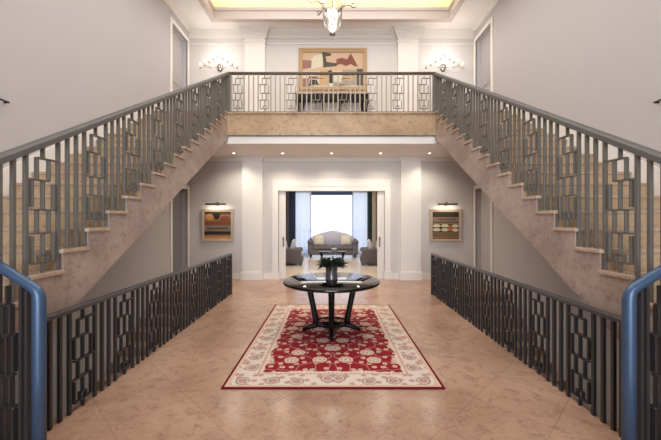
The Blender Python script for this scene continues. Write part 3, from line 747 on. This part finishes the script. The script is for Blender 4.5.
b=MB(); b.lathe((.1,12.6,.44),[(.05,0),(.06,.01),(.1,.06),(.12,.10),(.11,.10),(.09,.06),(.001,.03)],20); tag(b.build('bowl',M['petal']),'white bowl on the low coffee table','bowl')
# terrace rail outside
t=thing('terrace_railing',(0,18.3,-.02),'thin white railing on the terrace outside the window','railing')
b=MB(); b.bar((-5,18.3,1.0),(5,18.3,1.0),.06,.05); b.build('handrail',M['steel'],t)
for i in range(41):
    b=MB(); x=-5+i*.25; b.bar((x,18.3,-.02),(x,18.3,1.0),.02,.02); b.build('baluster',M['steel'],t)

# ------------------------------------------------------------------ light
W=bpy.data.worlds.new('sky'); SC.world=W; W.use_nodes=True; wt=W.node_tree; wt.nodes.clear()
out=wt.nodes.new('ShaderNodeOutputWorld'); bg=wt.nodes.new('ShaderNodeBackground'); tc=wt.nodes.new('ShaderNodeTexCoord'); sp=wt.nodes.new('ShaderNodeSeparateXYZ'); cr=wt.nodes.new('ShaderNodeValToRGB')
wt.links.new(tc.outputs['Generated'],sp.inputs[0]); mr=wt.nodes.new('ShaderNodeMapRange'); mr.inputs[1].default_value=-.4; mr.inputs[2].default_value=.6; wt.links.new(sp.outputs[2],mr.inputs[0]); wt.links.new(mr.outputs[0],cr.inputs[0])
e=cr.color_ramp.elements; e[0].position=0; e[0].color=srgb(196,204,212); e[1].position=1; e[1].color=srgb(120,170,232)
a=cr.color_ramp.elements.new(.40); a.color=srgb(240,244,250); a=cr.color_ramp.elements.new(.5); a.color=srgb(228,238,252)
wt.links.new(cr.outputs[0],bg.inputs[0]); bg.inputs[1].default_value=1.6; wt.links.new(bg.outputs[0],out.inputs[0])
def area(name,loc,rot,sx,sy,power,col=(1,1,1),spread=PI):
    l=bpy.data.lights.new(name,'AREA'); l.shape='RECTANGLE'; l.size=sx; l.size_y=sy; l.energy=power; l.color=col; l.spread=spread
    o=bpy.data.objects.new(name,l); o.location=loc; o.rotation_euler=rot; COL.objects.link(o); return o
def point(name,loc,power,col,r=.05):
    l=bpy.data.lights.new(name,'POINT'); l.energy=power; l.color=col; l.shadow_soft_size=r
    o=bpy.data.objects.new(name,l); o.location=loc; COL.objects.link(o); return o
def spot(name,loc,power,col,ang,blend=.6,rot=(0,0,0)):
    l=bpy.data.lights.new(name,'SPOT'); l.energy=power; l.color=col; l.spot_size=ang; l.spot_blend=blend; l.shadow_soft_size=.05
    o=bpy.data.objects.new(name,l); o.location=loc; o.rotation_euler=rot; COL.objects.link(o); return o
WARM=(1,.88,.73); DAY=(.82,.90,1)
# daylight through the entrance opening and general soft light from the tray
area('entrance_daylight',(0,YR+.05,2.6),(PI/2,0,0),3.8,4.2,170,DAY,1.9)
area('tray_light',(0,4.6,7.3),(0,0,0),5.2,7,265,(1,.97,.94))

area('cove_back',(0,8.72,7.0),(PI*.92,0,0),6.2,.08,26,(1,.82,.5))
for s in (-1,1): area('cove_side',(s*3.2,3.2,7.0),(PI,0,0),.08,11,26,(1,.82,.5))
for s in (-1,1): point('sconce_glow',(s*3.06,YB-.45,6.0),14,(1,.95,.9),.3)
for i in range(5): spot('downlight_beam',(-2.49+1.245*i,8.48,ZL-.03),60,WARM,2.5,.9)
for x in (-3.12,3.13): area('picture_beam',(x,YB-.18,2.02),(PI*.12,0,0),.5,.03,1.6,WARM)
point('lantern_glow',(CX,CY,zb+.42),8,WARM,.06)
area('sitting_fill_light',(0,12.3,3.2),(0,0,0),4,4,110,(1,.95,.89))  # unseen soft fill added to brighten the sitting room

# ------------------------------------------------------------------ camera
cam=bpy.data.cameras.new('camera'); co=bpy.data.objects.new('camera',cam); COL.objects.link(co)
cam.sensor_width=36; cam.lens=333/661*36; cam.shift_x=-1.0/661; cam.shift_y=-1.0/661; cam.clip_start=.05
co.location=(0,0,1.65); co.rotation_euler=(PI/2,0,0); SC.camera=co
SC.view_settings.view_transform='Standard'; SC.view_settings.look='None'; SC.view_settings.exposure=.34
